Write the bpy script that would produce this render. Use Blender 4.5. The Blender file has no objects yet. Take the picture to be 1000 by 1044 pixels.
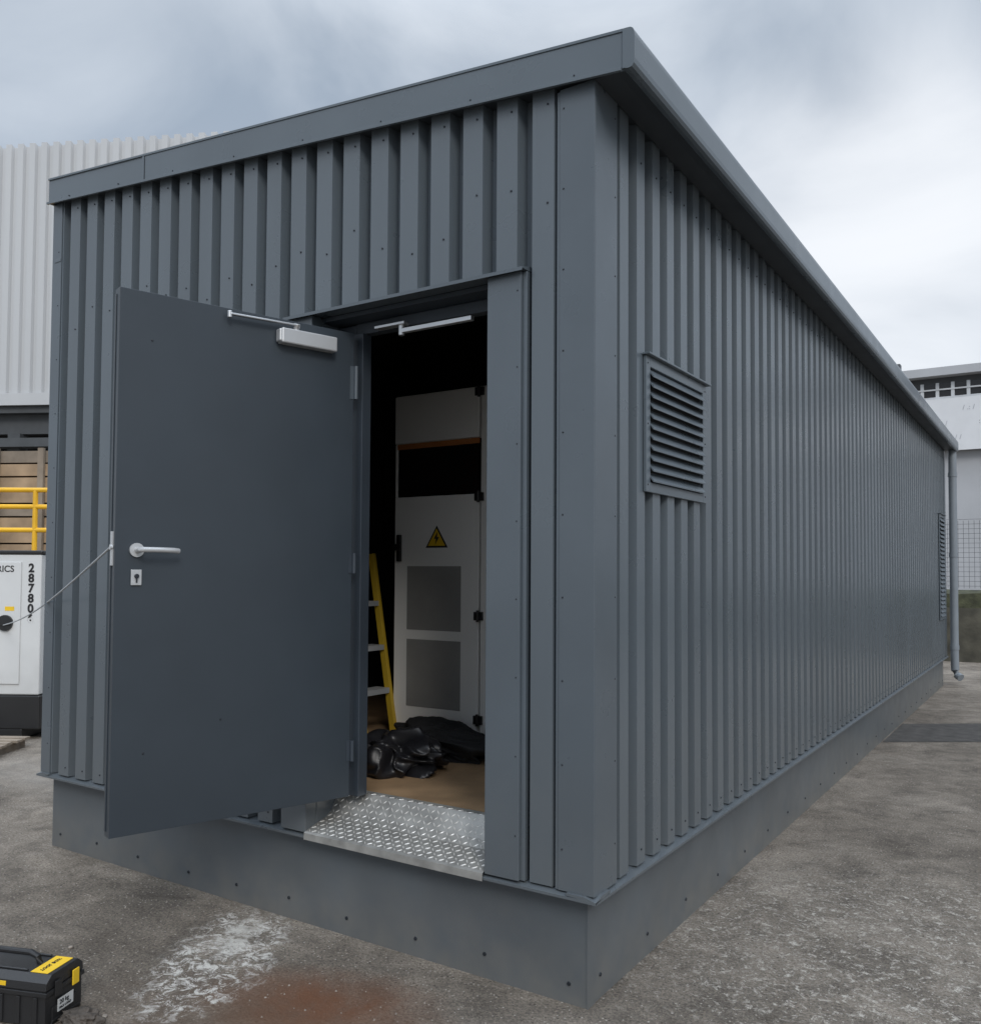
import bpy, bmesh, math, random
from mathutils import Vector, Matrix, noise
random.seed(4)
scene=bpy.context.scene
scene.view_settings.view_transform='Standard'
scene.view_settings.look='None'
scene.view_settings.exposure=0

# ---------------------------------------------------------------- materials
def mat(name, col, rough=.5, metal=0., var=.12, vscale=3., bump=0., bscale=60., col2=None, streak=False, spec=.5, dirt=None):
    m=bpy.data.materials.new(name); m.use_nodes=True
    nt=m.node_tree; n=nt.nodes; l=nt.links
    b=n['Principled BSDF']
    b.inputs['Roughness'].default_value=rough; b.inputs['Metallic'].default_value=metal
    b.inputs['Specular IOR Level'].default_value=spec
    tc=n.new('ShaderNodeTexCoord')
    mp=n.new('ShaderNodeMapping'); l.new(tc.outputs['Object'],mp.inputs['Vector'])
    if streak: mp.inputs['Scale'].default_value=(1,1,.15)
    nz=n.new('ShaderNodeTexNoise'); nz.inputs['Scale'].default_value=vscale; nz.inputs['Detail'].default_value=6
    l.new(mp.outputs[0],nz.inputs['Vector'])
    r=n.new('ShaderNodeValToRGB')
    c=Vector(col)
    c2=Vector(col2) if col2 else c*(1+var)
    c1=c*(1-var)
    r.color_ramp.elements[0].position=.3; r.color_ramp.elements[0].color=(*c1,1)
    r.color_ramp.elements[1].position=.7; r.color_ramp.elements[1].color=(*c2,1)
    l.new(nz.outputs['Fac'],r.inputs['Fac'])
    out=r.outputs['Color']
    if dirt:
        sp=n.new('ShaderNodeSeparateXYZ'); l.new(tc.outputs['Object'],sp.inputs[0])
        mr=n.new('ShaderNodeMapRange'); mr.inputs['From Min'].default_value=dirt[0]; mr.inputs['From Max'].default_value=dirt[1]
        mr.inputs['To Min'].default_value=1; mr.inputs['To Max'].default_value=0
        l.new(sp.outputs['Z'],mr.inputs['Value'])
        n2=n.new('ShaderNodeTexNoise'); n2.inputs['Scale'].default_value=9; n2.inputs['Detail'].default_value=8
        l.new(tc.outputs['Object'],n2.inputs['Vector'])
        mu=n.new('ShaderNodeMath'); mu.operation='MULTIPLY'; l.new(mr.outputs[0],mu.inputs[0]); l.new(n2.outputs['Fac'],mu.inputs[1])
        mu2=n.new('ShaderNodeMath'); mu2.operation='MULTIPLY'; mu2.inputs[1].default_value=dirt[2]; l.new(mu.outputs[0],mu2.inputs[0])
        mx=n.new('ShaderNodeMixRGB'); mx.inputs['Color2'].default_value=(.17,.16,.14,1)
        l.new(mu2.outputs[0],mx.inputs['Fac']); l.new(out,mx.inputs['Color1']); out=mx.outputs[0]
    l.new(out,b.inputs['Base Color'])
    n3=n.new('ShaderNodeTexNoise'); n3.inputs['Scale'].default_value=vscale*2.3; n3.inputs['Detail'].default_value=4
    l.new(tc.outputs['Object'],n3.inputs['Vector'])
    m3=n.new('ShaderNodeMapRange'); m3.inputs['To Min'].default_value=max(rough-.07,.02); m3.inputs['To Max'].default_value=min(rough+.1,1)
    l.new(n3.outputs['Fac'],m3.inputs['Value']); l.new(m3.outputs[0],b.inputs['Roughness'])
    if bump>0:
        nb=n.new('ShaderNodeTexNoise'); nb.inputs['Scale'].default_value=bscale; nb.inputs['Detail'].default_value=5
        l.new(tc.outputs['Object'],nb.inputs['Vector'])
        bp=n.new('ShaderNodeBump'); bp.inputs['Strength'].default_value=bump; bp.inputs['Distance'].default_value=.01
        l.new(nb.outputs['Fac'],bp.inputs['Height']); l.new(bp.outputs[0],b.inputs['Normal'])
    return m

M={}
M['clad']=mat('anthracite_cladding',(.090,.109,.126),.28,var=.09,vscale=2,bump=.08,bscale=3,streak=True,spec=.7,dirt=(.4,1.2,.3))
M['trim']=mat('anthracite_trim',(.080,.098,.115),.28,var=.08,vscale=2,bump=.08,bscale=4,spec=.65,dirt=(.4,1.0,.3))
M['plinth']=mat('plinth_sheet',(.080,.095,.109),.34,var=.12,vscale=3,bump=.10,bscale=3,dirt=(0,.40,.9))
M['fascia']=mat('fascia_sheet',(.098,.119,.138),.28,var=.06,vscale=2,bump=.05,bscale=2)
M['soffit']=mat('soffit_sheet',(.030,.036,.043),.5)
M['door']=mat('door_paint',(.032,.042,.053),.40,var=.08,vscale=2.5,bump=.03,bscale=200)
M['frame']=mat('door_frame_paint',(.035,.045,.058),.45)
M['screw']=mat('dark_screw',(.02,.024,.03),.5,metal=.3)
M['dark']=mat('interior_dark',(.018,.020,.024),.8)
M['inner']=mat('interior_wall',(.030,.033,.038),.7)
M['bounce']=mat('pale_bounce_panel',(.65,.65,.63),.6,var=.04)  # added reflector colour, unseen by the camera, brightens the cabinet
M['steel']=mat('brushed_steel',(.60,.61,.62),.30,metal=.8,var=.05)
M['alu']=mat('checker_aluminium',(.40,.395,.375),.42,metal=.6,var=.22,vscale=14)
M['alus']=mat('polished_tread',(.74,.73,.70),.34,metal=.5,var=.08,vscale=14)
M['silver']=mat('silver_paint',(.50,.51,.52),.35,metal=.4,var=.04)
M['cab']=mat('cabinet_white',(.88,.88,.86),.45,var=.015)
M['vent']=mat('vent_mesh_grey',(.30,.30,.29),.7,bump=.4,bscale=250)
M['glass']=mat('dark_glass',(.012,.010,.010),.12)
M['orange']=mat('orange_strip',(.50,.19,.06),.5)
M['yellow']=mat('yellow_paint',(.78,.50,.02),.5,var=.1)
M['ladyel']=mat('ladder_yellow',(.55,.37,.03),.55,var=.15)
M['railyel']=mat('railing_yellow',(.78,.44,.02),.5,var=.12)
M['black']=mat('black_plastic',(.018,.018,.019),.4,bump=.1,bscale=150)
M['bag']=mat('black_bag_film',(.010,.010,.012),.40)
M['cloth']=mat('black_cloth',(.012,.012,.013),.8,bump=.3,bscale=60)
M['rag']=mat('dirty_brown_rag',(.07,.058,.048),.9,var=.4,vscale=30,bump=.5,bscale=150)
M['ply']=mat('plywood_floor',(.27,.175,.095),.7,var=.25,vscale=5)
M['white']=mat('white_cladding',(.47,.48,.49),.5,var=.05,vscale=.6,streak=True)
M['whitep']=mat('white_painted_metal',(.62,.63,.63),.42,var=.05,vscale=2,dirt=(0,.9,.5))
M['greyw']=mat('grey_render_wall',(.40,.41,.43),.8,var=.06,vscale=.8)
M['steelbeam']=mat('dark_beam',(.06,.065,.07),.6)
M['wood']=mat('raw_timber',(.34,.24,.15),.8,var=.3,vscale=2.5)
M['wood2']=mat('weathered_timber',(.22,.18,.14),.85,var=.3,vscale=3)
M['moss']=mat('mossy_concrete',(.045,.043,.034),.95,var=.5,vscale=2.5,bump=.8,bscale=14,col2=(.10,.093,.07))
M['green']=mat('moss_growth',(.050,.052,.028),.95,var=.5,vscale=7,bump=.9,bscale=30)
M['galv']=mat('galvanised_wire',(.40,.42,.44),.5,metal=.2)
M['fencew']=mat('pale_fence_wire',(.55,.57,.59),.5)
M['pipe']=mat('downpipe_grey',(.19,.215,.24),.38)
M['txt']=mat('black_lettering',(.015,.015,.017),.6)
M['patch']=mat('dark_asphalt_patch',(.055,.051,.047),.9,var=.35,vscale=9,bump=.6,bscale=90)
M['bannertext']=mat('faint_grey_print',(.36,.37,.40),.7)
M['banner']=mat('white_banner',(.64,.65,.67),.6,var=.03)
M['stone']=mat('rubble_stone',(.24,.21,.18),.9,var=.4,vscale=40,bump=.5,bscale=120)

def ground_mat():
    m=bpy.data.materials.new('old_asphalt'); m.use_nodes=True
    nt=m.node_tree; n=nt.nodes; l=nt.links; b=n['Principled BSDF']
    tc=n.new('ShaderNodeTexCoord'); O=tc.outputs['Object']
    def nz(s,d=6,rough=.6,dist=0):
        t=n.new('ShaderNodeTexNoise'); t.inputs['Scale'].default_value=s; t.inputs['Detail'].default_value=d; t.inputs['Roughness'].default_value=rough; t.inputs['Distortion'].default_value=dist
        l.new(O,t.inputs['Vector']); return t.outputs['Fac']
    def ramp(f,stops):
        r=n.new('ShaderNodeValToRGB'); e=r.color_ramp.elements
        while len(e)<len(stops): e.new(.5)
        for i,(p,c) in enumerate(stops): e[i].position=p; e[i].color=(*c,1)
        l.new(f,r.inputs['Fac']); return r.outputs['Color']
    def mix(f,a,bb,mode='MIX',fac=None):
        x=n.new('ShaderNodeMixRGB'); x.blend_type=mode
        if fac is not None: x.inputs['Fac'].default_value=fac
        else: l.new(f,x.inputs['Fac'])
        for s,v in (('Color1',a),('Color2',bb)):
            if isinstance(v,tuple): x.inputs[s].default_value=(*v,1)
            else: l.new(v,x.inputs[s])
        return x.outputs[0]
    def math2(op,a,bb):
        x=n.new('ShaderNodeMath'); x.operation=op; x.use_clamp=True
        for i,v in enumerate((a,bb)):
            if isinstance(v,(int,float)): x.inputs[i].default_value=v
            else: l.new(v,x.inputs[i])
        return x.outputs[0]
    base=ramp(nz(.7,9,.70,.3),[(.34,(.118,.103,.088)),(.5,(.190,.168,.145)),(.66,(.262,.235,.205))])
    mid=ramp(nz(3.5,9,.80,.5),[(.34,(.55,.54,.53)),(.66,(1.30,1.28,1.24))])
    c=mix(None,base,mid,'MULTIPLY',1.)
    fine=ramp(nz(85,2,.85),[(.30,(.50,.49,.48)),(.5,(1,1,1)),(.70,(1.50,1.47,1.42))])
    c=mix(None,c,fine,'MULTIPLY',1.)
    def chips(scale,lo,hi,col):
        v=n.new('ShaderNodeTexVoronoi'); v.inputs['Scale'].default_value=scale; l.new(O,v.inputs['Vector'])
        ch=ramp(v.outputs['Distance'],[(.14,(1,1,1)),(.30,(0,0,0))])
        sel=n.new('ShaderNodeSeparateColor'); l.new(v.outputs['Color'],sel.inputs[0])
        return mix(math2('MULTIPLY',ch,ramp(sel.outputs[0],[(lo,(0,0,0)),(hi,(1,1,1))])),c,col)
    c=chips(62,.78,.82,(.40,.37,.33))
    c=chips(50,.76,.80,(.07,.058,.048))
    def stain(cx,cy,rx,ry,ang,scale,lo,hi,brk=None,amt=1.):
        mp=n.new('ShaderNodeMapping'); mp.vector_type='TEXTURE'
        mp.inputs['Location'].default_value=(cx,cy,0); mp.inputs['Rotation'].default_value=(0,0,ang); mp.inputs['Scale'].default_value=(rx,ry,1)
        l.new(O,mp.inputs['Vector'])
        ln=n.new('ShaderNodeVectorMath'); ln.operation='LENGTH'; l.new(mp.outputs[0],ln.inputs[0])
        inv=n.new('ShaderNodeMapRange'); inv.inputs['From Min'].default_value=.1; inv.inputs['From Max'].default_value=1.; inv.inputs['To Min'].default_value=1; inv.inputs['To Max'].default_value=0
        l.new(ln.outputs['Value'],inv.inputs['Value'])
        s=math2('MULTIPLY',inv.outputs[0],nz(scale,10,.8,.3))
        rr=ramp(s,[(lo,(0,0,0)),(hi,(1,1,1))])
        if brk: rr=math2('MULTIPLY',rr,ramp(nz(brk[0],8,.85,.8),[(brk[1],(0,0,0)),(brk[2],(1,1,1))]))
        return math2('MULTIPLY',rr,amt)
    c=mix(stain(-1.0,-.70,1.05,.65,.3,4,.13,.55,None,.8),c,(.105,.072,.050))
    c=mix(stain(-.88,-.46,.70,.40,.3,3,.12,.5,None,.85),c,(.15,.066,.034))
    c=mix(stain(-1.52,-.40,.95,.42,-1.08,6,.20,.32,(15,.50,.56),.9),c,(.60,.58,.54))
    c=mix(stain(-1.62,-.22,.42,.18,-1.08,9,.26,.36,(8,.44,.52),.85),c,(.52,.50,.46))
    c=mix(stain(1.2,1.2,2.4,1.8,.2,5,.12,.30,(26,.53,.60)),c,(.46,.43,.38))
    c=mix(stain(-5,1.2,2.5,1.2,.2,4,.2,.5,None,.5),c,(.28,.26,.235))
    l.new(c,b.inputs['Base Color']); b.inputs['Roughness'].default_value=.88; b.inputs['Specular IOR Level'].default_value=.2
    bp=n.new('ShaderNodeBump'); bp.inputs['Strength'].default_value=.8; bp.inputs['Distance'].default_value=.010
    l.new(nz(70,5,.8),bp.inputs['Height'])
    bp2=n.new('ShaderNodeBump'); bp2.inputs['Strength'].default_value=.4; bp2.inputs['Distance'].default_value=.06
    l.new(nz(3,6,.6),bp2.inputs['Height']); l.new(bp.outputs[0],bp2.inputs['Normal'])
    l.new(bp2.outputs[0],b.inputs['Normal'])
    return m

# ---------------------------------------------------------------- mesh builder
class MB:
    def __init__(s): s.v=[]; s.f=[]; s.m=[]; s.T=Matrix()
    def add(s,vs,fs,mi=0):
        o=len(s.v); s.v+=[s.T@Vector(v) for v in vs]
        for f in fs: s.f.append([i+o for i in f]); s.m.append(mi)
    def box(s,a,b,mi=0,T=None):
        x0,y0,z0=a; x1,y1,z1=b
        vs=[(x0,y0,z0),(x1,y0,z0),(x1,y1,z0),(x0,y1,z0),(x0,y0,z1),(x1,y0,z1),(x1,y1,z1),(x0,y1,z1)]
        if T is not None: vs=[T@Vector(v) for v in vs]
        s.add(vs,[(0,3,2,1),(4,5,6,7),(0,1,5,4),(1,2,6,5),(2,3,7,6),(3,0,4,7)],mi)
    def cyl(s,p,q,r,mi=0,n=12,r2=None,cap=True):
        p=Vector(p); q=Vector(q); d=(q-p).normalized()
        a=d.orthogonal().normalized(); b=d.cross(a); r2=r if r2 is None else r2
        vs=[p+(a*math.cos(2*math.pi*i/n)+b*math.sin(2*math.pi*i/n))*r for i in range(n)]
        vs+=[q+(a*math.cos(2*math.pi*i/n)+b*math.sin(2*math.pi*i/n))*r2 for i in range(n)]
        fs=[(i,(i+1)%n,n+(i+1)%n,n+i) for i in range(n)]
        if cap: fs+=[tuple(range(n))[::-1],tuple(range(n,2*n))]
        s.add(vs,fs,mi)
    def tube(s,pts,r,mi=0,n=8):
        pts=[Vector(p) for p in pts]; rings=[]
        for i,p in enumerate(pts):
            d=(pts[min(i+1,len(pts)-1)]-pts[max(i-1,0)]).normalized()
            a=(Vector((0,0,1)) if abs(d.z)<.9 else Vector((0,1,0))); a=(a-d*a.dot(d)).normalized(); b=d.cross(a)
            rings.append([p+(a*math.cos(2*math.pi*k/n)+b*math.sin(2*math.pi*k/n))*r for k in range(n)])
        vs=[v for rg in rings for v in rg]; fs=[]
        for i in range(len(pts)-1):
            for k in range(n): fs.append((i*n+k,i*n+(k+1)%n,(i+1)*n+(k+1)%n,(i+1)*n+k))
        fs+=[tuple(range(n))[::-1],tuple(range((len(pts)-1)*n,len(pts)*n))]
        s.add(vs,fs,mi)
    def prism(s,prof,axis,t0,t1,mi=0):
        def mk(p,t):
            return {0:(t,p[0],p[1]),1:(p[0],t,p[1]),2:(p[0],p[1],t)}[axis]
        n=len(prof); vs=[mk(p,t0) for p in prof]+[mk(p,t1) for p in prof]
        fs=[(i,(i+1)%n,n+(i+1)%n,n+i) for i in range(n)]+[tuple(range(n))[::-1],tuple(range(n,2*n))]
        s.add(vs,fs,mi)
    def obj(s,name,mats,parent=None,smooth=False,bevel=0,label=None):
        me=bpy.data.meshes.new(name)
        me.from_pydata(s.v,[],s.f); me.update()
        for k in mats: me.materials.append(M[k] if isinstance(k,str) else k)
        for p,mi in zip(me.polygons,s.m): p.material_index=mi; p.use_smooth=smooth
        bm=bmesh.new(); bm.from_mesh(me); bmesh.ops.recalc_face_normals(bm,faces=bm.faces); bm.to_mesh(me); bm.free()
        if smooth and hasattr(me,'set_sharp_from_angle'): me.set_sharp_from_angle(angle=math.radians(35))
        ob=bpy.data.objects.new(name,me); scene.collection.objects.link(ob)
        if parent is not None: setpar(ob,parent)
        if bevel:
            bv=ob.modifiers.new('b','BEVEL'); bv.width=bevel; bv.segments=2; bv.limit_method='ANGLE'; bv.angle_limit=math.radians(50)
        if label: ob['label']=label
        return ob
PW={}
def setpar(ob,parent):
    ob.parent=parent
    ob.matrix_parent_inverse=Matrix.Translation(-PW.get(parent.name,Vector((0,0,0))))
    PW[ob.name]=Vector(ob.location)
def empty(name,loc,label,cat,group=None):
    e=bpy.data.objects.new(name,None); e.location=loc; e.empty_display_size=.2; scene.collection.objects.link(e)
    e['label']=label; e['category']=cat
    if group: e['group']=group
    PW[e.name]=Vector(loc); return e
def text(body,size,Mx,mi,parent,name='lettering',bold=0):
    c=bpy.data.curves.new(name,'FONT'); c.body=body; c.size=size; c.extrude=.0008; c.align_x='LEFT'; c.offset=bold
    t=bpy.data.objects.new(name+'_tmp',c); scene.collection.objects.link(t)
    dg=bpy.context.evaluated_depsgraph_get(); me=bpy.data.meshes.new_from_object(t.evaluated_get(dg))
    bpy.data.objects.remove(t); me.transform(Mx); me.materials.clear(); me.materials.append(M[mi])
    ob=bpy.data.objects.new(name,me); scene.collection.objects.link(ob); setpar(ob,parent); return ob
def frameM(origin,xdir,ydir):
    x=Vector(xdir).normalized(); y=Vector(ydir).normalized(); z=x.cross(y).normalized(); y=z.cross(x)
    return Matrix(((x.x,y.x,z.x,origin[0]),(x.y,y.y,z.y,origin[1]),(x.z,y.z,z.z,origin[2]),(0,0,0,1)))

# ---------------------------------------------------------------- camera
cam=bpy.data.cameras.new('camera'); co=bpy.data.objects.new('camera',cam); scene.collection.objects.link(co)
yaw,pit,rol=.5785,.0356,.0057
fwd=Vector((-math.sin(yaw)*math.cos(pit),math.cos(yaw)*math.cos(pit),math.sin(pit)))
r=Vector((math.cos(yaw),math.sin(yaw),0)); u=r.cross(fwd)
R=r*math.cos(rol)+u*math.sin(rol); U=-r*math.sin(rol)+u*math.cos(rol)
co.matrix_world=Matrix(((R.x,U.x,-fwd.x,1.4401),(R.y,U.y,-fwd.y,-2.9111),(R.z,U.z,-fwd.z,1.6),(0,0,0,1)))
cam.sensor_fit='HORIZONTAL'; cam.sensor_width=36; cam.lens=36*.89697; cam.shift_x=.0022; cam.shift_y=.0302
cam.clip_end=800; cam.clip_start=.05
scene.camera=co

# ---------------------------------------------------------------- ground
g=MB(); g.add([(-150,-60,0),(150,-60,0),(150,200,0),(-150,200,0)],[(0,1,2,3)])
go=g.obj('ground',[ground_mat()]); go['kind']='structure'
g=MB(); g.add([(-.03,6.25,.004),(3.4,8.7,.004),(3.4,10.0,.004),(-.03,7.5,.004)],[(0,1,2,3)])
go=g.obj('pavement_patch',['patch']); go['kind']='structure'
g=MB()
for i in range(1500):
    if random.random()<.5: x=random.uniform(-2.6,.6); y=random.uniform(-1.6,.0)
    else: x=random.uniform(.0,2.6); y=random.uniform(-.8,5)
    if x<0 and y>0: continue
    s0=random.choice((.0025,.003,.004,.006))
    vs=[(x+s0*math.cos(a_)*random.uniform(.6,1.2),y+s0*math.sin(a_)*random.uniform(.6,1.2),0) for a_ in (0,1.5,3.1,4.6)]+[(x,y,s0*random.uniform(.6,1.1))]
    g.add(vs,[(0,1,4),(1,2,4),(2,3,4),(3,0,4)])
go=g.obj('gravel',['stone']); go['kind']='stuff'; go['label']='loose grey brown grit scattered over the asphalt'; go['category']='gravel'

# ---------------------------------------------------------------- main building
W=3.556; L=11.57; H0=.43
def rb(x): return 3.425-.0945*(x-.17)
def rt(x): return 3.568-.0945*(x-.17)
B=empty('metal_cabin',(-W/2,L/2,0),'long anthracite ribbed steel cabin with open door on a smooth plinth','building')

p=MB(); a=.045
p.box((-W+a,a,0),(-a,L-a,H0-.006))
def screw(m,pos,axis,r=.009,t=.004,mi=1):
    pos=Vector(pos); d=Vector(axis); m.cyl(pos-d*.002,pos+d*t,r,mi,8,r*.7)
for i in range(10):
    x=-.10-i*.37+random.uniform(-.03,.03)
    if x>-W+.1: screw(p,(x,a,.085+random.uniform(-.012,.012)),(0,-1,0),.009,.005)
for i in range(26): screw(p,(-a,.15+i*.45,.09+random.uniform(-.01,.01)),(1,0,0),.009,.005)
p.box((-a-.002,a-.003,0),(-a+.003,a+.06,H0-.01))
p.obj('plinth',['plinth','screw'],B)
p=MB()
p.prism([(-.022,H0-.022),(-.022,H0-.012),(.03,H0),(.10,H0),(.10,H0-.008),(-.015,H0-.016)],0,-W-.02,.022)
p.prism([(.022,H0-.0221),(.022,H0-.0121),(-.03,H0-.0001),(-.10,H0-.0001),(-.10,H0-.0081),(.015,H0-.0161)],1,-.0215,L+.02)
p.prism([(-W-.022,H0-.0222),(-W-.022,H0-.0122),(-W+.03,H0-.0002),(-W+.10,H0-.0002),(-W+.10,H0-.0082)],1,-.021,L+.02)
p.obj('drip_flashing',['trim'],B)

P=.1644; DEP=.058
def profile(c0,lo,hi,vh=.022,fl=.012):
    pts=[]; k=math.floor((lo-c0)/P)-1
    while c0+k*P<hi+P:
        c=c0+k*P
        pts+=[(c-vh-fl,0),(c-vh,DEP),(c+vh,DEP),(c+vh+fl,0)]
        k+=1
    def at(x):
        for (a1,d1),(a2,d2) in zip(pts,pts[1:]):
            if a1<=x<=a2: return d1+(d2-d1)*(x-a1)/(a2-a1 or 1)
    return [(lo,at(lo))]+[q for q in pts if lo<q[0]<hi]+[(hi,at(hi))]
def ribs_front(m,lo,hi,zb,ztf):
    pr=profile(-.30,lo,hi)
    for (x1,d1),(x2,d2) in zip(pr,pr[1:]):
        m.add([(x1,d1,zb),(x2,d2,zb),(x2,d2,ztf(x2)),(x1,d1,ztf(x1))],[(0,1,2,3)])
        m.add([(x1,d1,zb),(x2,d2,zb),(x2,.064,zb),(x1,.064,zb)],[(0,1,2,3)])
OX0,OX1,OZ=-1.42,-.46,2.785
w=MB()
ribs_front(w,-W+.07,OX0,H0+.003,lambda x: rb(x)+.01)
ribs_front(w,OX0,OX1,OZ,lambda x: rb(x)+.01)
ribs_front(w,OX1,-.12,H0+.003,lambda x: rb(x)+.01)
def core(m,x0,x1,zb):
    m.add([(x0,.065,zb),(x1,.065,zb),(x1,.065,rb(x1)),(x0,.065,rb(x0)),(x0,.12,zb),(x1,.12,zb),(x1,.12,rb(x1)),(x0,.12,rb(x0))],
      [(0,1,2,3),(4,5,6,7),(0,1,5,4),(2,3,7,6),(0,3,7,4),(1,2,6,5)],1)
core(w,-W+.07,OX0-.001,H0+.002); core(w,OX0,OX1,OZ+.002); core(w,OX1+.001,-.07,H0+.002)
for k in range(-1,20):
    xc=-.30-k*P-P/2
    for z in (rb(xc)-.05,3.05+random.uniform(-.1,.1),H0+.05 if xc<-1.45 else 9):
        if z<4 and xc>-W+.1: screw(w,(xc+.02,.0,z),(0,-1,0),.005,.004,2)
w.obj('wall',['clad','inner','screw'],B)
w=MB()
pr=profile(.35,.18,L-.05,.030,.012)
for (y1,d1),(y2,d2) in zip(pr,pr[1:]):
    w.add([(-d1,y1,H0+.003),(-d2,y2,H0+.003),(-d2,y2,rb(0)+.01),(-d1,y1,rb(0)+.01)],[(0,1,2,3)])
    w.add([(-d1,y1,H0+.003),(-d2,y2,H0+.003),(-.064,y2,H0+.003),(-.064,y1,H0+.003)],[(0,1,2,3)])
w.box((-.12,.125,H0+.002),(-.065,L-.06,3.43),1)
for k in range(0,68):
    yc=.35+k*P+P/2
    screw(w,(0,yc,H0+.06),(1,0,0),.005,.004,2); screw(w,(0,yc,3.30),(1,0,0),.005,.004,2)
w.obj('wall',['clad','inner','screw'],B)
w=MB(); w.box((-W+.06,L-.10,H0+.002),(-.06,L-.01,3.43)); w.obj('wall',['clad'],B)
w=MB()
pr=profile(.35,.0,L-.05)
for (y1,d1),(y2,d2) in zip(pr,pr[1:]):
    w.add([(-W+d1,y1,H0+.003),(-W+d2,y2,H0+.003),(-W+d2,y2,rb(-W)),(-W+d1,y1,rb(-W))],[(0,1,2,3)])
w.box((-W+.065,.125,H0+.002),(-W+.12,L-.11,rb(-W)-.03),1)
w.obj('wall',['clad','inner'],B)
w=MB(); w.box((-W+.13,.225,.45),(-.13,L-.12,.575)); w.obj('floor',['ply'],B)
w=MB(); w.box((-W+.13,2.9,.58),(-.13,2.95,3.38)); w.box((-W+.125,.13,3.30),(-.125,2.9,3.35)); w.box((-.135,.13,.58),(-.122,2.89,3.295),1); w.box((-.455,.1215,.58),(-.14,.129,3.29),1)  # dark back and ceiling lining, plus unseen pale sheets added to bounce daylight
w.obj('lining_and_bounce',['dark','bounce'],B)

t=MB(); q=.006
t.box((-.142,-q,H0-.001),(q,.0,rb(0)+.005)); t.box((0.0005,-.0005,H0-.001),(q+.0005,.19,rb(0)))
for i in range(10):
    z=.58+i*.31
    screw(t,(-.125,-q,z),(0,-1,0),.0045,.003,1); screw(t,(q,.17,z),(1,0,0),.0045,.003,1)
t.box((-.155,-.003,H0),(-.142,.036,rb(0)))
t.box((-.036,.19,H0),(.0,.200,rb(0)))
t.obj('corner_trim',['trim','screw'],B,bevel=.002)
t=MB()
t.box((-W-q,-q,H0-.001),(-W+.085,.0,rb(-W)-.003)); t.box((-W-q,0.0005,H0-.001),(-W,.16,rb(-W)))
for i in range(10): screw(t,(-W+.06,-q,.6+i*.32),(0,-1,0),.0045,.003,1)
t.box((-W+.02,-q-.003,3.42),(-W+.084,-q+.001,3.44))
t.obj('corner_trim',['trim','screw'],B,bevel=.002)
t=MB(); t.box((-.15,L-.02,H0),(q,L+.01,rb(0))); t.box((.0005,L-.16,H0),(q+.0005,L-.0205,rb(0))); t.obj('corner_trim',['trim'],B)

t=MB()
t.box((OX1,-.018,H0+.001),(-.305,.05,OZ-.01)); t.box((OX1-.001,.051,H0+.001),(OX1+.03,.12,OZ-.01))
for i in range(8): screw(t,(-.32,-.018,.6+i*.3),(0,-1,0),.004,.003,1)
t.box((-.305,-.004,H0+.001),(-.285,.03,OZ-.01))
t.obj('door_surround',['trim','screw'],B,bevel=.0025)
t=MB(); t.box((OX0-.155,-.018,H0+.001),(OX0,.05,OZ-.01)); t.box((OX0-.03,.051,H0+.001),(OX0+.001,.24,OZ-.01))
t.obj('door_surround',['trim','screw'],B,bevel=.0025)
t=MB()
t.prism([(-.045,OZ-.018),(-.045,OZ-.004),(.02,OZ+.012),(.05,OZ+.012),(.05,OZ-.008),(-.038,OZ-.008)],0,-1.58,-.285)
t.obj('lintel_flashing',['trim'],B)
t=MB(); t.box((OX0+.002,.05,OZ-.03),(OX1-.002,.20,OZ-.010)); t.obj('door_reveal',['frame'],B)

HX,HY=-1.247,.076; ZB,ZT=.597,2.687
t=MB()
t.box((-1.30,.125,.586),(-1.236,.185,2.70)); t.box((OX0,.15,.586),(-1.301,.20,2.75)); t.box((-1.30,.15,2.701),(-.4605,.20,2.754)); t.box((-.49,.14,.586),(-.462,.20,2.70))
t.obj('door_frame',['frame'],B,bevel=.003)
t=MB(); t.box((-1.00,.10,2.660),(-.62,.125,2.680)); t.box((-1.14,.09,2.695),(-.97,.13,2.708)); t.cyl((-1.00,.112,2.65),(-1.00,.112,2.705),.014,0)
t.obj('closer_arm',['steel'],B,bevel=.002)

th=1.8803
ld=Vector((math.cos(th),-math.sin(th),0)); ln=Vector((-ld.y,ld.x,0))
if ln.x<0: ln=-ln
DM=Matrix(((ld.x,ln.x,0,HX),(ld.y,ln.y,0,HY),(0,0,1,0),(0,0,0,1)))
WD=1.025
d=MB(); d.T=DM
d.box((0,-.055,ZB),(WD,0,ZT)); d.box((WD,-.05,ZB+.02),(WD+.004,-.035,ZT-.02))
for s_,z_ in ((.90,2.50),(.905,.90),(.60,1.0)): d.cyl((s_,-.001,z_),(s_,.002,z_),.005,1,8)
D=d.obj('door',['door','screw'],B,bevel=.0025)
d=MB(); d.T=DM
d.tube([(.945,0,1.68),(.945,.010,1.68)],.027,0,20)
d.tube([(.945,.006,1.68),(.945,.050,1.68),(.938,.060,1.681),(.87,.060,1.681),(.82,.058,1.680),(.80,.05,1.678)],.0105,0,12)
d.obj('handle',['silver'],D,smooth=True)
d=MB(); d.T=DM
d.box((.925,.001,1.545),(.965,.008,1.605)); d.cyl((.945,.008,1.58),(.945,.016,1.58),.009,1,14); d.box((.9425,.008,1.555),(.9475,.016,1.578),1)
d.obj('lock',['silver','screw'],D,bevel=.002)
d=MB(); d.T=DM
d.box((WD,-.035,1.62),(WD+.006,-.015,1.75)); d.cyl((WD+.002,-.02,1.69),(WD+.012,-.02,1.69),.010)
d.obj('latch_plate',['silver'],D)
d=MB(); d.T=DM
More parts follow.
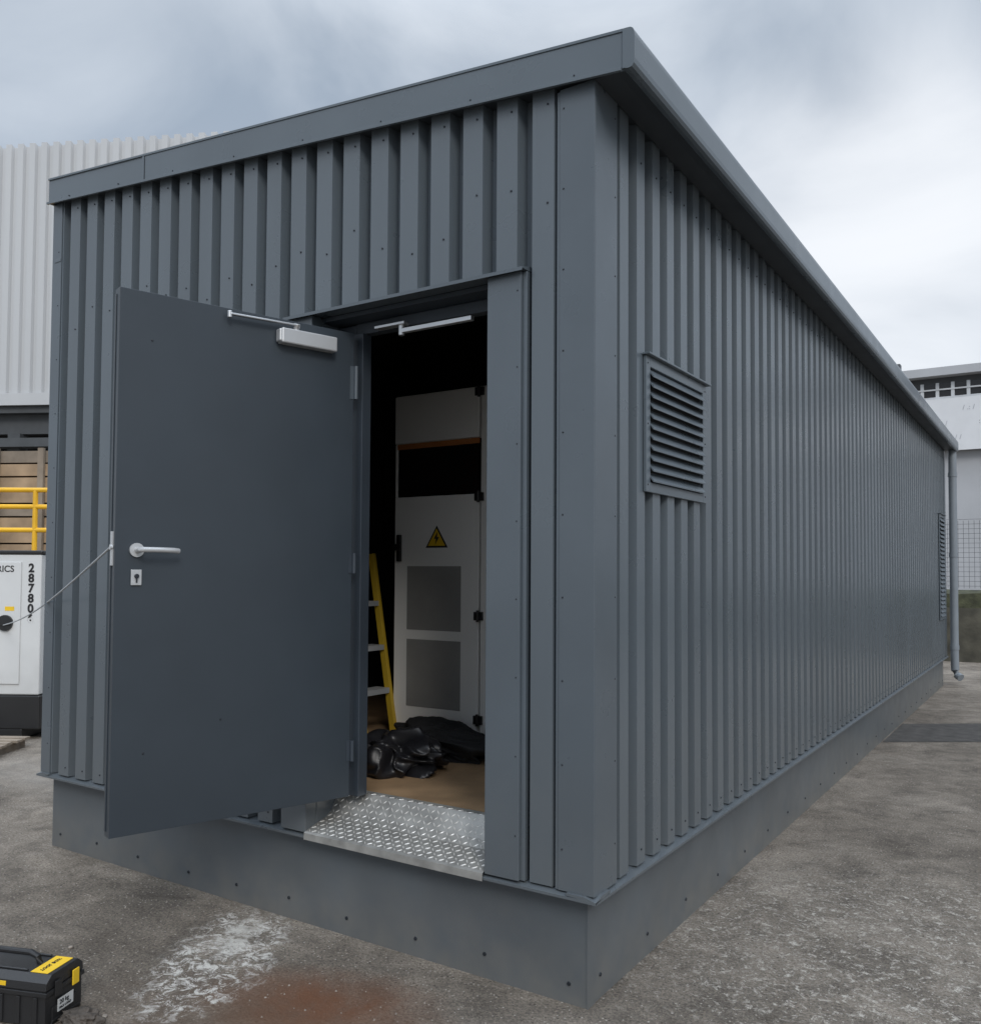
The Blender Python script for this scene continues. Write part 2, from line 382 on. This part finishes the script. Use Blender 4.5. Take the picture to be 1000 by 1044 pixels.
d.box((.11,.0,2.575),(.375,.048,2.640)); d.box((.365,.004,2.58),(.385,.044,2.635))
d.obj('door_closer',['silver'],D,bevel=.006)
d=MB(); d.T=DM
d.cyl((.30,.02,2.638),(.30,.035,2.668),.014,0); T2=frameM((.30,.03,2.662),(1,0,-.02),(0,1,0))
d.box((0,-.011,-.004),(.30,.011,.004),0,T2)
d.cyl((.60,.03,2.64),(.60,.03,2.668),.010)
d.obj('closer_arm',['steel'],D,bevel=.002)
for z,hh,mt_ in ((.80,.045,'frame'),(1.64,.045,'frame'),(2.46,.075,'trim')):
    d=MB(); d.T=DM; d.cyl((-.008,.010,z-hh),(-.008,.010,z+hh),.009,0,12); d.box((-.006,-.002,z-hh),(.018,.003,z+hh))
    d.obj('hinge',[mt_],D)

s=MB()
prof=[(-.028,.404),(-.026,.433),(-.014,.439),(.115,.475),(.150,.50),(.205,.583),(.24,.585)]
for (y1,z1),(y2,z2) in zip(prof,prof[1:]):
    s.add([(OX0,y1,z1),(OX1-.003,y1,z1),(OX1-.003,y2,z2),(OX0,y2,z2)],[(0,1,2,3)])
    s.add([(OX0,y1,z1),(OX0,y2,z2),(OX0,y2,.40),(OX0,y1,.40)],[(0,1,2,3)])
lens=[0]
for (y1,z1),(y2,z2) in zip(prof,prof[1:]): lens.append(lens[-1]+math.hypot(y2-y1,z2-z1))
def onprof(t):
    for i in range(len(prof)-1):
        if t<=lens[i+1]:
            k=(t-lens[i])/(lens[i+1]-lens[i]); y1,z1=prof[i]; y2,z2=prof[i+1]
            n_=Vector((0,-(z2-z1),y2-y1)).normalized()
            return Vector((0,y1+(y2-y1)*k,z1+(z2-z1)*k)),Vector((0,y2-y1,z2-z1)).normalized(),n_
gp=.027; row=0; t_=.052
while t_<lens[-1]-.010:
    x=OX0+.016; col=0
    while x<OX1-.02:
        c,e,nn=onprof(t_); c.x=x
        sg=1 if (row+col)%2 else -1
        dd=(Vector((1,0,0))+e*sg).normalized(); pp=nn.cross(dd)
        h=.003; l2=.0125; w2=.0034
        vs=[c-dd*l2,c+pp*w2,c+dd*l2,c-pp*w2,c+nn*h-dd*l2*.5,c+nn*h+dd*l2*.5]
        s.add(vs,[(0,1,5,4),(1,2,5),(2,3,4,5),(3,0,4)],1)
        x+=gp; col+=1
    t_+=gp; row+=1
s.obj('checker_plate_step',['alu','alus'],B)

def louvre(y0,y1,z0,z1,nsl,fb):
    m=MB(); X=.002; pj=.014
    m.box((X,y0,z0),(X+pj,y0+fb,z1)); m.box((X,y1-fb,z0),(X+pj,y1,z1)); m.box((X,y0+fb,z0),(X+pj,y1-fb,z0+fb)); m.box((X,y0+fb,z1-fb),(X+pj,y1-fb,z1))
    m.box((-.04,y0+fb,z0+fb),(.001,y1-fb,z1-fb),1)
    m.box((X,y0-.010,z1+.001),(X+.034,y1+.025,z1+.010))
    for zz in (z0+.03,(z0+z1)/2,z1-.03):
        screw(m,(X+pj,y0+.015,zz),(1,0,0),.0045,.003,1); screw(m,(X+pj,y1-.015,zz),(1,0,0),.0045,.003,1)
    f=m.obj('louvre_vent',['fascia','dark'],B,bevel=.002)
    m=MB(); dz=(z1-z0-2*fb)/nsl
    for i in range(nsl):
        z=z0+fb+dz*i
        m.prism([(X+.026,z),(X+.028,z),(X+.0285,z+.006),(.000,z+dz*.99),(-.002,z+dz*.96)],1,y0+fb,y1-fb)
    m.obj('slats',['fascia'],f)
louvre(.452,1.172,1.938,2.503,11,.042)
louvre(10.72,11.33,.98,2.46,24,.042)

rf=MB()
def ysl(y0,y1,x0,x1,ft,fb_,mi=0):
    rf.add([(x0,y0,fb_(x0)),(x1,y0,fb_(x1)),(x1,y1,fb_(x1)),(x0,y1,fb_(x0)),(x0,y0,ft(x0)),(x1,y0,ft(x1)),(x1,y1,ft(x1)),(x0,y1,ft(x0))],
      [(0,3,2,1),(4,5,6,7),(0,1,5,4),(1,2,6,5),(2,3,7,6),(3,0,4,7)],mi)
ysl(-.015,L+.05,-W-.0,.128,lambda x:rt(x)-.012,lambda x:rb(x)+.006,0)
RF=rf.obj('roof',['soffit'],B)
rf=MB()
ysl(-.033,-.018,-W-.012,-2.66,lambda x:rt(x)-.007,rb); ysl(-.036,-.0175,-2.66,.1335,lambda x:rt(x)-.007,rb)
ysl(-.048,-.0362,-W-.012,.130,lambda x:rb(x)+.002,lambda x:rb(x)-.010)
ysl(-.040,.10,-W-.012,.1335,lambda x:rt(x)+.004,lambda x:rt(x)-.0068)
for i in range(8):
    x=-W+.2+i*.47; screw(rf,(x,-.036,rb(x)+.018),(0,-1,0),.0042,.003,1)
rf.box((-2.67,-.0395,rb(-2.67)+.004),(-2.655,-.036,rt(-2.655)-.008)); rf.box((-2.654,-.0368,rb(-2.67)+.004),(-2.650,-.036,rt(-2.655)-.008),1)
rf.obj('fascia',['fascia','screw'],RF,bevel=.002)
rf=MB(); rf.box((-W-.018,-.03,rb(-W)),(-W-.002,L+.05,rt(-W)-.002)); rf.obj('fascia',['fascia'],RF)
gt=MB(); zt=rt(.18); zb=rb(.18)
gt.prism([(.134,zb+.004),(.155,zb-.002),(.170,zb),(.178,zb+.012),(.1805,zb+.03),(.1805,zt-.030),(.1790,zt-.014),(.174,zt-.003),(.165,zt+.003),(.152,zt+.005),(.134,zt+.006)],1,-.0425,L+.06)
gt.obj('gutter',['fascia'],RF)
gt=MB()
gt.box((.008,-.014,zb+.014),(.1335,L+.04,zb+.018)); gt.obj('soffit',['soffit'],RF)

d=MB(); X=.10; Y=L+.03
d.tube([(X,Y,3.44),(X,Y,.30),(X+.003,Y,.22),(X+.03,Y-.02,.15),(X+.08,Y-.06,.12)],.055,0,16)
d.obj('downpipe',['pipe'],B,smooth=True)
for z in (3.08,1.9,.55):
    d=MB(); d.tube([(X,Y,z-.03),(X,Y,z+.03)],.062,0,16); d.obj('pipe_bracket',['pipe'],B,smooth=True)

# ---------------------------------------------------------------- interior things
c=empty('electrical_cabinet',(-1.8,1.8,.576),'tall off-white electrical cabinet with high voltage warning triangle','electrical cabinet')
CY=1.5
m=MB(); m.box((-2.17,CY+.02,.577),(-1.38,CY+.6,2.74)); m.box((-2.16,CY+.01,.577),(-1.39,CY+.02,.63),1)
m.obj('cabinet_body',['cab','black'],c,bevel=.004)
m=MB(); m.box((-2.155,CY-.005,.64),(-1.505,CY+.018,2.08)); m.box((-1.494,CY-.002,.64),(-1.40,CY+.018,2.73)); m.box((-1.505,CY+.012,.64),(-1.494,CY+.019,2.73),1)
m.box((-2.155,CY-.005,2.0805),(-2.138,CY+.018,2.4195))
dr=m.obj('cabinet_door',['cab','black'],c,bevel=.003)
m=MB(); m.box((-2.155,CY-.012,2.424),(-1.505,CY+.018,2.73)); m.obj('top_panel',['cab'],c,bevel=.004)
m=MB(); m.box((-2.138,CY+.004,2.08),(-1.507,CY+.017,2.42)); m.obj('viewing_window',['glass'],dr)
m=MB(); m.box((-2.138,CY-.006,2.388),(-1.507,CY+.003,2.42)); m.obj('orange_strip',['orange'],dr)
for z0,z1 in ((1.24,1.64),(.76,1.18)):
    m=MB(); m.box((-2.05,CY-.008,z0),(-1.635,CY-.0055,z1)); m.obj('ventilation_panel',['vent'],dr)
m=MB(); m.box((-2.125,CY-.03,1.67),(-2.095,CY-.0055,1.84)); m.box((-2.14,CY-.045,1.74),(-2.08,CY-.03,1.78)); m.obj('cabinet_handle',['black'],dr,bevel=.004)
for z in (2.70,2.06,1.34,.72):
    m=MB(); m.box((-1.53,CY-.022,z-.025),(-1.47,CY-.0055,z+.025)); m.cyl((-1.50,CY-.024,z-.035),(-1.50,CY-.024,z+.035),.009); m.obj('cabinet_hinge',['black'],dr)
m=MB(); cx,cz,s_=-1.82,1.755,.085
m.prism([(cx-s_,cz),(cx+s_,cz),(cx,cz+s_*1.62)],1,CY-.0075,CY-.0055,0)
m.prism([(cx-s_*.78,cz+.012),(cx+s_*.78,cz+.012),(cx,cz+s_*1.40)],1,CY-.0085,CY-.0078,1)
m.prism([(cx+.008,cz+.100),(cx-.020,cz+.055),(cx-.004,cz+.055),(cx-.010,cz+.018),(cx+.020,cz+.066),(cx+.004,cz+.066)],1,CY-.0095,CY-.0088,0)
m.obj('warning_triangle',['txt','yellow'],dr)

ld_=empty('step_ladder',(-2.2,1.35,.576),'yellow step ladder standing beside the cabinet in the dark','ladder')
for yy in (1.20,1.48):
    m=MB(); T2=frameM((-2.335,yy,1.72),(.20,0,-1.14),(0,1,0)); m.box((0,-.014,-.022),(1.155,.014,.022),0,T2)
    m.obj('ladder_rail',['ladyel'],ld_,bevel=.003)
for z in (.85,1.12,1.40):
    m=MB(); x=-2.335+(1.72-z)*.175; m.box((x-.085,1.215,z-.016),(x+.02,1.465,z+.016))
    m.obj('ladder_tread',['galv'],ld_)
for yy in (1.23,1.45):
    m=MB(); T2=frameM((-2.36,yy,1.71),(-.28,0,-1.12),(0,1,0)); m.box((0,-.01,-.015),(1.15,.01,.015),0,T2)
    m.obj('ladder_leg',['ladyel'],ld_)

def blob(name,mt,c,rad,seed,amp,fr,label,cat,sub=6):
    bm=bmesh.new(); bmesh.ops.create_icosphere(bm,subdivisions=sub,radius=1)
    for v in bm.verts:
        n0=v.co.copy(); q_=n0*fr+Vector((seed,0,0))
        w_=Vector((noise.noise(q_+Vector((7,0,0))),noise.noise(q_+Vector((0,7,0))),noise.noise(q_+Vector((0,0,7)))))*.7
        q_=q_+w_
        dsp=noise.noise(q_)+.55*(abs(noise.noise(q_*1.7))-.25)*-2
        k=1+amp*dsp
        v.co=Vector((n0.x*rad[0]*k,n0.y*rad[1]*k,max(n0.z*rad[2]*k,-rad[2]*.55)))
    me=bpy.data.meshes.new(name); bm.to_mesh(me); bm.free()
    for p_ in me.polygons: p_.use_smooth=True
    me.materials.append(M[mt]); ob=bpy.data.objects.new(name,me); scene.collection.objects.link(ob); ob.location=c
    ob['label']=label; ob['category']=cat; return ob
blob('plastic_bag','bag',(-1.47,.70,.645),(.23,.20,.13),11,.55,1.3,'crumpled glossy black plastic bag on the plywood floor','plastic bag')
blob('dust_sheet','cloth',(-1.55,1.15,.63),(.37,.22,.12),9,.45,1.4,'crumpled black cloth heaped in front of the cabinet','cloth')
blob('cleaning_rag','rag',(-1.475,-1.045,.018),(.075,.05,.03),5,.5,1.5,'crumpled dirty brown rag beside the toolbox','rag',5)

# ---------------------------------------------------------------- generator
ge=(-.86,-.51,0); gn=(-.51,.86,0); ex=Vector((.86,.51,0))
G=empty('generator',(-7.6,1.6,0),'white enclosed site generator with stencilled number on black skid','generator')
GM=Matrix(((ge[0],gn[0],0,-6.69),(ge[1],gn[1],0,1.775),(0,0,1,0),(0,0,0,1)))
m=MB(); m.T=GM; m.box((0,0,.42),(2.6,1.1,1.75)); m.box((-.012,-.012,1.752),(2.61,1.11,1.79),1)
m.obj('enclosure',['whitep','black'],G,bevel=.012)
m=MB(); m.T=GM; m.box((-.02,-.02,.10),(2.62,1.12,.415)); m.box((.15,-.01,0),(.5,1.10,.10)); m.box((2.0,-.01,0),(2.4,1.10,.10)); m.obj('skid',['black'],G,bevel=.01)
m=MB(); m.T=GM; m.box((.19,-.012,.52),(1.2,-.001,1.68)); gd=m.obj('access_door',['whitep'],G,bevel=.005)
m=MB(); m.T=GM; m.cyl((.33,-.035,1.10),(.33,-.011,1.10),.075,0,20); m.box((.27,-.045,1.08),(.40,-.03,1.11)); m.obj('door_handle',['black'],gd)
m=MB(); m.T=GM; m.box((.25,-.014,1.215),(.34,-.0125,1.255)); m.obj('warning_label',['yellow'],gd)
def gpt(u_,v_,z_): return GM@Vector((u_,v_,z_))
text('RICS',.085,frameM(gpt(.43,-.014,1.585),ex,(0,0,1)),'txt',G,bold=.001)
for i,chh in enumerate('287806'):
    text(chh,.112,frameM(gpt(.125,-.003,1.585-i*.096),ex,(0,0,1)),'txt',G,bold=.004)

m=MB(); pa=DM@Vector((WD+.008,-.02,1.69)); pb=gpt(.33,-.05,1.08)
pts=[pa.lerp(pb,i/24)-Vector((0,0,.06*math.sin(math.pi*i/24))) for i in range(25)]
m.tube(pts,.005,0,6); wr=m.obj('tie_cable',['galv'],smooth=True); wr['label']='thin grey steel cable tying the open door to the generator'; wr['category']='cable'

pc=empty('timber_pallet',(-6.55,1.35,0),'weathered flat timber pallet lying by the generator','pallet')
PM=Matrix(((ge[0],gn[0],0,-6.30),(ge[1],gn[1],0,1.35),(0,0,1,0),(0,0,0,1)))
for i in range(6):
    m=MB(); m.T=PM; m.box((random.uniform(-.03,.03),-.5+i*.13,.075),(1.2,-.41+i*.13,.095)); m.obj('deck_board',['wood2'],pc)
for i in range(3):
    m=MB(); m.T=PM; m.box((.05+i*.52,-.5,0),(.14+i*.52,.24,.074)); m.obj('bearer',['wood2'],pc)

ra=empty('safety_railing',(-9.1,2.7,0),'yellow tubular steel safety railing','railing')
p0=Vector((-10.6,1.78,0)); dv=Vector((.84,.54,0)).normalized()
for z in (2.56,2.36,2.08):
    m=MB(); m.cyl(p0+Vector((0,0,z)),p0+dv*3.2+Vector((0,0,z)),.03,0,10); m.obj('rail',['railyel'],ra,smooth=True)
for i in range(7):
    m=MB(); q0=p0+dv*(i*.5+.1); m.cyl(q0,q0+Vector((0,0,2.56)),.03,0,10); m.obj('post',['railyel'],ra,smooth=True)

tb=empty('timber_stack',(-11.6,4.3,0),'tall stack of pale timber shuttering panels','timber stack')
dv=Vector((.89,.45,0)); nv=Vector((-.45,.89,0))
TM=Matrix(((dv.x,nv.x,0,-13.4),(dv.y,nv.y,0,3.3),(0,0,1,0),(0,0,0,1)))
for i in range(17):
    m=MB(); m.T=TM; m.box((random.uniform(0,.1),random.uniform(0,.03),i*.2+.01),(4+random.uniform(0,.1),.8,i*.2+.185)); m.obj('board',['wood' if i%4 else 'wood2'],tb)
for i in range(6):
    m=MB(); m.T=TM; m.box((.2+i*.72,-.05,0),(.29+i*.72,-.001,3.42)); m.obj('batten',['wood2'],tb)

wb=empty('industrial_building',(-12,11,0),'large white ribbed steel industrial building with open canopy','building')
dv=Vector((.891,.454,0)); nv=Vector((-.454,.891,0)); o=Vector((-18.8,7.75,0)); XE=8
WM=Matrix(((dv.x,nv.x,0,o.x),(dv.y,nv.y,0,o.y),(0,0,1,0),(0,0,0,1)))
m=MB(); m.T=WM
x=-14.
while x<XE-.3:
    zt_=11.44+.012*x
    vs=[(x,0,5.64),(x+.14,0,5.64),(x+.17,.07,5.64),(x+.26,.07,5.64),(x+.29,0,5.64)]
    vt=[(a_,b_,zt_+(.0 if b_==0 else -.05)) for a_,b_,_ in vs]
    for k in range(4): m.add([vs[k],vs[k+1],vt[k+1],vt[k]],[(0,1,2,3)])
    x+=.29
m.box((-14,.09,5.5),(XE,8,11.2))
m.obj('wall',['white'],wb)
m=MB(); m.T=WM; m.box((-14,-.05,5.36),(XE,.05,5.635)); m.obj('sill_flashing',['white'],wb)
m=MB(); m.T=WM; m.box((-14,.3,4.75),(XE,.5,5.2)); m.box((-14,.06,5.2),(XE,3,5.35)); m.box((-14,-.1,4.40),(XE,.25,4.60))
for i in range(4): m.box((-12+i*6,.2,0),(-11.7+i*6,.5,4.75))
m.obj('steel_frame',['steelbeam'],wb)
m=MB(); m.T=WM; m.box((-14,4,0),(XE,4.2,5.4)); m.obj('inner_wall',['dark'],wb)

# ---------------------------------------------------------------- right background
rw=MB(); n_=60; YW=15.6
vs=[];fs=[]
for i in range(n_+1):
    x=-9+i*.4
    for j,(yy,zz) in enumerate(((0,0),(.02,.5),(.05,1.0),(.10,1.26),(.5,1.34),(.55,0))):
        o_=noise.noise(Vector((x*1.3,j*1.7,0)))*.06
        vs.append((x,YW+yy+o_,zz+(o_*.8 if zz>0 else 0)))
rw.add(vs,[],0)
for i in range(n_):
    for j in range(5): rw.f.append([i*6+j,(i+1)*6+j,(i+1)*6+j+1,i*6+j+1]); rw.m.append(1 if j in(2,3) else 0)
ro=rw.obj('retaining_wall',['moss','green'],smooth=True); ro['label']='dark mossy concrete retaining wall beneath the fence'; ro['category']='wall'
fe=empty('mesh_fence',(3,YW+.3,1.3),'pale galvanised mesh fence on top of the retaining wall','fence')
for i in range(8):
    m=MB(); m.cyl((-8.3+i*3,YW+.3,1.25),(-8.3+i*3,YW+.3,2.68),.035,0,8); m.obj('fence_post',['galv'],fe)
m=MB()
z=1.40
while z<2.66: m.box((-8.5,YW+.294,z),(14,YW+.301,z+.006)); z+=.09
x=-8.5
while x<14:
    m.box((x,YW+.304,1.36),(x+.006,YW+.310,2.64)); x+=.09
m.obj('wire_mesh',['steelbeam'],fe)

ob=empty('office_building',(3,26,0),'pale flat roofed building with window band and wrapped white hoarding','building')
m=MB(); m.box((-12,25.7,0),(20,34,7.2)); m.obj('wall',['greyw'],ob)
m=MB(); m.box((-12.3,25.3,7.38),(20.3,34.3,7.62)); m.box((-12,25.68,7.2),(20,34,7.38),1); m.obj('roof',['greyw','steelbeam'],ob)
m=MB(); m.box((-12,25.66,6.83),(20,25.69,7.2)); m.obj('window',['glass'],ob)
m=MB(); x=-12
while x<20: m.box((x,25.6,6.80),(x+.09,25.655,7.22)); x+=.40
m.box((-12,25.58,6.74),(20,25.655,6.80)); m.box((-12,25.58,7.0),(20,25.655,7.04)); m.obj('window_frame',['fencew'],ob)
m=MB(); m.box((-12,25.45,5.2),(20,25.5,6.72)); bn=m.obj('hoarding',['banner'],ob)
for i in range(8):
    for j in range(3):
        text('/ .: /' if (i+j)%2 else ': / /',.20,frameM((-4.2+i*1.1+j*.4,25.445,6.35-j*.42),(1,0,0),(0,0,1)),'bannertext',ob,name='hoarding_print')
m=MB(); x=-11
while x<20: m.box((x,25.62,0),(x+.04,25.68,5.18)); x+=2.2
m.obj('wall_panel_joint',['greyw'],ob)
m=MB(); m.box((-2.9,26,7.6),(-2.6,26.3,8.0)); m.obj('roof_vent',['steelbeam'],ob)

# ---------------------------------------------------------------- toolbox
l1=Vector((-.94,-.35,0)).normalized(); l2_=Vector((-.35,.94,0)).normalized()
Tb=Matrix(((l1.x,l2_.x,0,-1.555),(l1.y,l2_.y,0,-1.135),(0,0,1,0),(0,0,0,1)))
tb=empty('toolbox',(-1.8,-1.1,0),'black plastic toolbox with yellow labels on the asphalt','toolbox')
m=MB(); m.T=Tb
m.box((.0,.0,.005),(.42,.19,.125)); m.box((-.006,.03,.0),(.0,.16,.06)); m.box((-.008,-.006,.108),(.428,.196,.124))
for i in range(6): m.box((.03+i*.07,-.006,.01),(.045+i*.07,.0,.105))
for i in range(3): m.box((-.010,.02+i*.004,.004),(-.006,.175-i*.004,.012+i*.003))
m.obj('toolbox_body',['black'],tb,bevel=.005)
m=MB(); m.T=Tb
m.prism([(-.004,.127),(.194,.127),(.190,.155),(.165,.176),(.025,.176),(0,.155)],0,-.004,.424)
m.box((.10,.03,.1765),(.40,.04,.183)); m.box((.10,.15,.1765),(.40,.16,.183))
tl=m.obj('lid',['black'],tb,bevel=.004)
m=MB(); m.T=Tb; m.tube([(.10,.095,.172),(.11,.095,.200),(.14,.095,.212),(.28,.095,.212),(.31,.095,.200),(.32,.095,.172)],.011,0,10); m.obj('carry_handle',['black'],tl,smooth=True)
m=MB(); m.T=Tb; m.box((.015,.028,.1765),(.085,.16,.178)); m.obj('yellow_label',['yellow'],tl)
m=MB(); m.T=Tb; m.box((.16,-.0015,.135),(.30,-.0035,.15)); m.obj('yellow_label',['yellow'],tl)
for yy in (.035,.125):
    m=MB(); m.T=Tb; m.box((-.014,yy,.095),(-.0085,yy+.035,.150)); m.obj('latch',['black' if yy<.1 else 'yellow'],tb,bevel=.003)
m=MB(); m.T=Tb; m.box((-.0085,.055,.035),(-.0065,.135,.078)); m.obj('printed_label',['whitep'],tb)
def tpt(a_,b_,c_): return Tb@Vector((a_,b_,c_))
text('20 kg',.022,frameM(tpt(-.0095,.062,.058),l2_,(0,0,1)),'txt',tb)
text('MAX LOAD',.012,frameM(tpt(-.0095,.060,.042),l2_,(0,0,1)),'txt',tb)
text('TOOL BOX',.020,frameM(tpt(.060,.040,.1790),l2_,-l1),'txt',tb)

for i,(x,y,s0) in enumerate([(-1.46,-.97,.010),(-1.35,-1.03,.012),(-2.1,-.7,.010)]):
    bm=bmesh.new(); bmesh.ops.create_icosphere(bm,subdivisions=3,radius=s0)
    for v in bm.verts: v.co*=1+.7*noise.noise(v.co*45+Vector((i*5,0,0))); v.co.z*=.6
    me=bpy.data.meshes.new('stone'); bm.to_mesh(me); bm.free(); me.materials.append(M['stone'])
    o2=bpy.data.objects.new('stone',me); scene.collection.objects.link(o2); o2.location=(x,y,s0*.4)
    o2['label']='small rough brown stone beside the toolbox'; o2['category']='stone'; o2['group']='stones beside the toolbox'

# ---------------------------------------------------------------- sky + light
wd=bpy.data.worlds.new('World'); scene.world=wd; wd.use_nodes=True
nt=wd.node_tree; n=nt.nodes; l=nt.links; n.clear()
out=n.new('ShaderNodeOutputWorld'); bg=n.new('ShaderNodeBackground'); bg2=n.new('ShaderNodeBackground'); ad=n.new('ShaderNodeAddShader')
sky=n.new('ShaderNodeTexSky'); sky.sky_type='NISHITA'; sky.sun_disc=False; sky.sun_elevation=math.radians(36); sky.sun_rotation=math.radians(135)
l.new(sky.outputs[0],bg2.inputs[0]); bg2.inputs[1].default_value=.012
tc=n.new('ShaderNodeTexCoord')
mp=n.new('ShaderNodeMapping'); mp.inputs['Scale'].default_value=(1,1,2.0); l.new(tc.outputs['Generated'],mp.inputs[0])
nz=n.new('ShaderNodeTexNoise'); nz.inputs['Scale'].default_value=2.4; nz.inputs['Detail'].default_value=8; nz.inputs['Roughness'].default_value=.50; nz.inputs['Distortion'].default_value=.5
l.new(mp.outputs[0],nz.inputs['Vector'])
rp=n.new('ShaderNodeValToRGB'); e=rp.color_ramp.elements
e[0].position=.38; e[0].color=(.35,.415,.50,1); e[1].position=.62; e[1].color=(.64,.695,.765,1)
l.new(nz.outputs['Fac'],rp.inputs['Fac'])
sp=n.new('ShaderNodeSeparateXYZ'); l.new(tc.outputs['Generated'],sp.inputs[0])
lo=n.new('ShaderNodeMapRange'); lo.inputs['From Min'].default_value=.02; lo.inputs['From Max'].default_value=.45; lo.inputs['To Min'].default_value=.5; lo.inputs['To Max'].default_value=0
l.new(sp.outputs['Z'],lo.inputs['Value'])
mx=n.new('ShaderNodeMixRGB'); mx.inputs['Color2'].default_value=(.68,.72,.77,1); l.new(lo.outputs[0],mx.inputs['Fac']); l.new(rp.outputs[0],mx.inputs['Color1'])
dt=n.new('ShaderNodeVectorMath'); dt.operation='DOT_PRODUCT'; dt.inputs[1].default_value=Vector((-.15,.94,.30)).normalized(); l.new(tc.outputs['Generated'],dt.inputs[0])
gl=n.new('ShaderNodeMapRange'); gl.interpolation_type='SMOOTHSTEP'; gl.inputs['From Min'].default_value=.965; gl.inputs['From Max'].default_value=1.0; gl.inputs['To Min'].default_value=0; gl.inputs['To Max'].default_value=1.4
l.new(dt.outputs['Value'],gl.inputs['Value'])
gm_=n.new('ShaderNodeMath'); gm_.operation='MULTIPLY'; gm_.use_clamp=True; l.new(gl.outputs[0],gm_.inputs[0]); l.new(nz.outputs['Fac'],gm_.inputs[1])
mx2=n.new('ShaderNodeMixRGB'); mx2.inputs['Color2'].default_value=(.92,.94,.97,1); l.new(gm_.outputs[0],mx2.inputs['Fac']); l.new(mx.outputs[0],mx2.inputs['Color1'])
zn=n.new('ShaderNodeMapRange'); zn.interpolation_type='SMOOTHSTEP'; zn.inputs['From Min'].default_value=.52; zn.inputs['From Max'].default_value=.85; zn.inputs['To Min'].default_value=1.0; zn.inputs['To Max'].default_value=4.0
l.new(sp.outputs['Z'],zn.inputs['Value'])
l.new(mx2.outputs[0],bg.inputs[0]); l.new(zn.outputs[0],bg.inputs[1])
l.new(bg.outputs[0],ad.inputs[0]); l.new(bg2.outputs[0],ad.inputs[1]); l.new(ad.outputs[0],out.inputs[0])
sn=bpy.data.lights.new('sun','SUN'); sn.energy=1.5; sn.angle=math.radians(18); sn.color=(1,.96,.91)
so=bpy.data.objects.new('sun',sn); scene.collection.objects.link(so)
sd=Vector((.64,-.54,.55)).normalized()
so.rotation_euler=sd.to_track_quat('Z','Y').to_euler()
